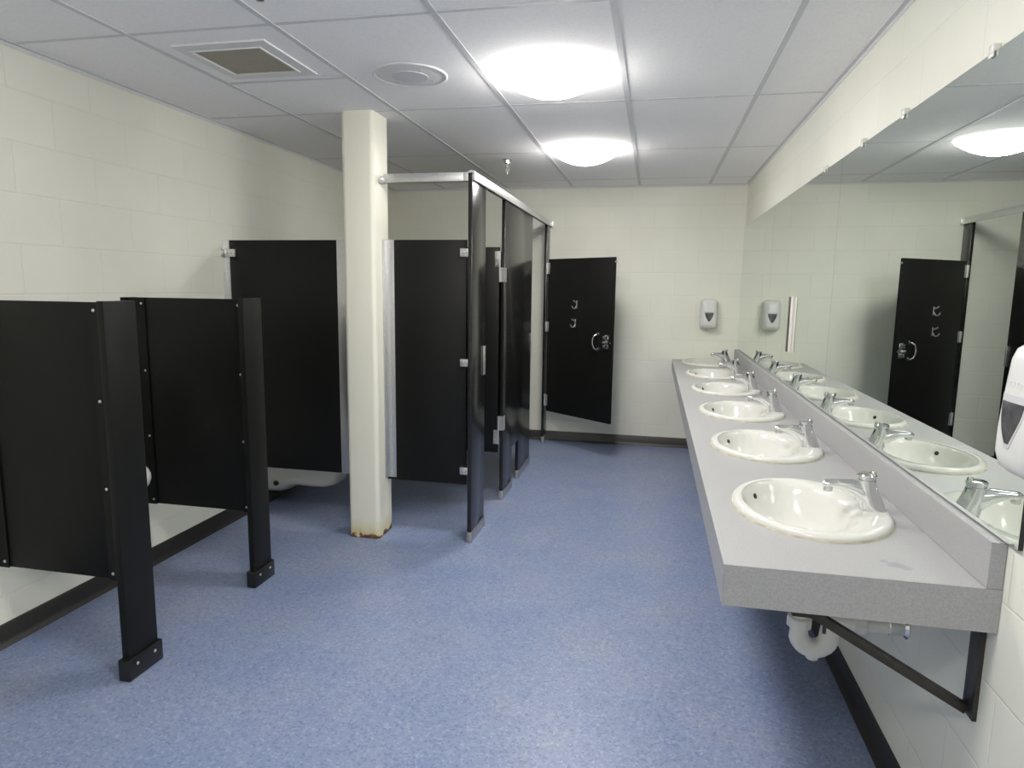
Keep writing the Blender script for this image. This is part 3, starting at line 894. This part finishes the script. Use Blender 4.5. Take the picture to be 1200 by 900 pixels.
def make_soap(loc, rot, label):
    t = thing('soap_dispenser', loc, label, 'soap dispenser', 'white soap dispensers')
    MT_ = Matrix.Translation(loc) @ Matrix.Rotation(rot, 4, 'Z')
    # local: x across, -y out of the wall
    def put(mb, name, mat, sm=40):
        bmesh.ops.transform(mb.bm, matrix=MT_, verts=mb.bm.verts[:])
        return mb.build(name, M[mat], t, smooth=sm)
    rings = []
    for z, d, w in SOAP:
        ring = []
        for k in range(41):
            a = math.pi * k / 40
            c, s = math.cos(a), math.sin(a)
            ring.append((w * math.copysign(abs(c) ** 0.5, c), -d * abs(s) ** 0.5, z))
        rings.append(ring)
    put(MB().loft(rings), 'cover', 'white_plastic', 60)
    def shield(z0, z1, hw, off, thick):
        mb = MB(); rows = []
        nr, nc = 14, 8
        for i in range(nr + 1):
            f = i / nr
            z = z0 + (z1 - z0) * f
            h = hw * (0.16 + 0.84 * (1 - (1 - f) ** 1.7))
            rows.append([soap_point(-h + 2 * h * j / nc, z, off) for j in range(nc + 1)])
        bm = mb.bm
        F = [[bm.verts.new((p[0], -p[1], p[2])) for p in r] for r in rows]
        B = [[bm.verts.new((p[0], -p[1] + thick, p[2])) for p in r] for r in rows]
        for i in range(nr):
            for j in range(nc):
                bm.faces.new((F[i][j], F[i][j + 1], F[i + 1][j + 1], F[i + 1][j]))
                bm.faces.new((B[i][j], B[i + 1][j], B[i + 1][j + 1], B[i][j + 1]))
        for i in range(nr):
            for j in (0, nc):
                bm.faces.new((F[i][j], F[i + 1][j], B[i + 1][j], B[i][j]))
        for j in range(nc):
            for i in (0, nr):
                bm.faces.new((F[i][j], B[i][j], B[i][j + 1], F[i][j + 1]))
        return mb
    put(shield(0.058, 0.160, 0.046, 0.0010, 0.004), 'window_bezel', 'window_frame')
    put(shield(0.068, 0.146, 0.038, 0.0022, 0.004), 'level_window', 'window_plastic')
    # faint row of raised lettering-sized marks above the window
    em = MB()
    for k in range(5):
        u = -0.026 + 0.013 * k
        p_ = soap_point(u, 0.178, 0.0)
        em.box(u - 0.004, u + 0.004, -p_[1] - 0.0007, -p_[1] + 0.002, 0.172, 0.184)
    put(em, 'raised_mark', 'white_plastic', 0)
    put(MB().box(-0.05, 0.05, -0.02, 0.0, 0.258, 0.266, 0.002), 'hinge_bar', 'window_frame')
    put(MB().lathe((0, -0.05, -0.012), [(0.009, 0), (0.012, 0.004), (0.014, 0.016)], 'z', 16), 'nozzle', 'white_plastic')
    return t
make_soap((0.489, YB, 1.130), 0.0, 'white soap dispenser with shield window on the back wall by the mirror')
make_soap((XR, 1.398, 1.128), -math.pi / 2, 'white soap dispenser on the right wall, cut off by the picture edge')

# ------------------------------------------------------------------ ceiling fittings
t = thing('ceiling_vent', (-1.724, 2.683, ZC), 'square ceiling exhaust vent with a dusty brown grille', 'vent')
vx0, vx1, vy0, vy1 = -1.875, -1.573, 2.535, 2.832
fr = MB()
ox0, ox1, oy0, oy1 = -1.925, -1.512, 2.470, 2.895
for a in ((ox0, ox1, oy0, vy0), (ox0, ox1, vy1, oy1), (ox0, vx0, vy0, vy1), (vx1, ox1, vy0, vy1)):
    fr.box(a[0], a[1], a[2], a[3], ZC - 0.007, ZC)
fr.build('frame', M['vent_frame'], t, smooth=0)
gr = MB()
gr.box(vx0, vx1, vy0, vy1, ZC - 0.0035, ZC)
gr.build('grille', M['grille'], t, smooth=0)
lp = MB()
for a in ((vx0 - 0.008, vx1 + 0.008, vy0 - 0.008, vy0), (vx0 - 0.008, vx1 + 0.008, vy1, vy1 + 0.008), (vx0 - 0.008, vx0, vy0, vy1), (vx1, vx1 + 0.008, vy0, vy1)):
    lp.box(a[0], a[1], a[2], a[3], ZC - 0.0105, ZC - 0.007)
lp.build('inner_lip', M['vent_frame'], t, smooth=0)

SPX, SPY = -1.11, 2.985
t = thing('ceiling_speaker', (SPX, SPY, ZC), 'round white ceiling speaker with perforated grille between vent and lights', 'speaker')
MB().lathe((SPX, SPY, ZC), [(0.168, 0), (0.168, -0.003), (0.163, -0.0065), (0.157, -0.007), (0.153, -0.005), (0.152, 0)], 'z', 64, False, False).build('rim', M['vent_frame'], t)
MB().lathe((SPX, SPY, ZC), [(0.1525, 0), (0.1525, -0.0045), (0.10, -0.0075), (0.02, -0.008)], 'z', 48).build('grille', M['vent_frame'], t)
MB().lathe((SPX, SPY, ZC), [(0.082, -0.006), (0.080, -0.0095), (0.02, -0.0105)], 'z', 48).build('cone', M['speaker'], t)
for k in range(4):
    a = math.pi / 4 + k * math.pi / 2
    MB().lathe((SPX + 0.11 * math.cos(a), SPY + 0.11 * math.sin(a), ZC - 0.0068), [(0.005, 0.002), (0.005, -0.002), (0.003, -0.003)], 'z', 10).build('screw', M['zinc'], t)

def sprinkler(x, y, label):
    t = thing('sprinkler_head', (x, y, ZC), label, 'sprinkler', 'ceiling sprinkler heads')
    MB().lathe((x, y, ZC), [(0.036, 0), (0.036, -0.003), (0.026, -0.008), (0.024, -0.028), (0.018, -0.034)], 'z', 28).build('escutcheon', M['chrome'], t)
    MB().lathe((x, y, ZC), [(0.013, -0.02), (0.013, -0.05), (0.017, -0.052), (0.017, -0.06), (0.010, -0.063)], 'z', 16).build('body', M['chrome'], t)
    fm = MB()
    for s in (-1, 1):
        fm.tube([(x + s * 0.012, y, ZC - 0.058), (x + s * 0.013, y, ZC - 0.078), (x + s * 0.004, y, ZC - 0.096), (x, y, ZC - 0.100)], 0.003, 8)
    fm.build('frame_arms', M['steel'], t)
    MB().tube([(x, y, ZC - 0.06), (x, y, ZC - 0.098)], 0.0022, 8).build('bulb', M['clip'], t)
    MB().lathe((x, y, ZC), [(0.004, -0.099), (0.013, -0.101), (0.013, -0.103), (0.004, -0.105)], 'z', 16).build('deflector', M['steel'], t)
sprinkler(-1.105, 4.985, 'chrome sprinkler head on the ceiling above the black stall posts')
sprinkler(-1.18, 1.915, 'chrome sprinkler head at the upper edge of the picture, near the vent')
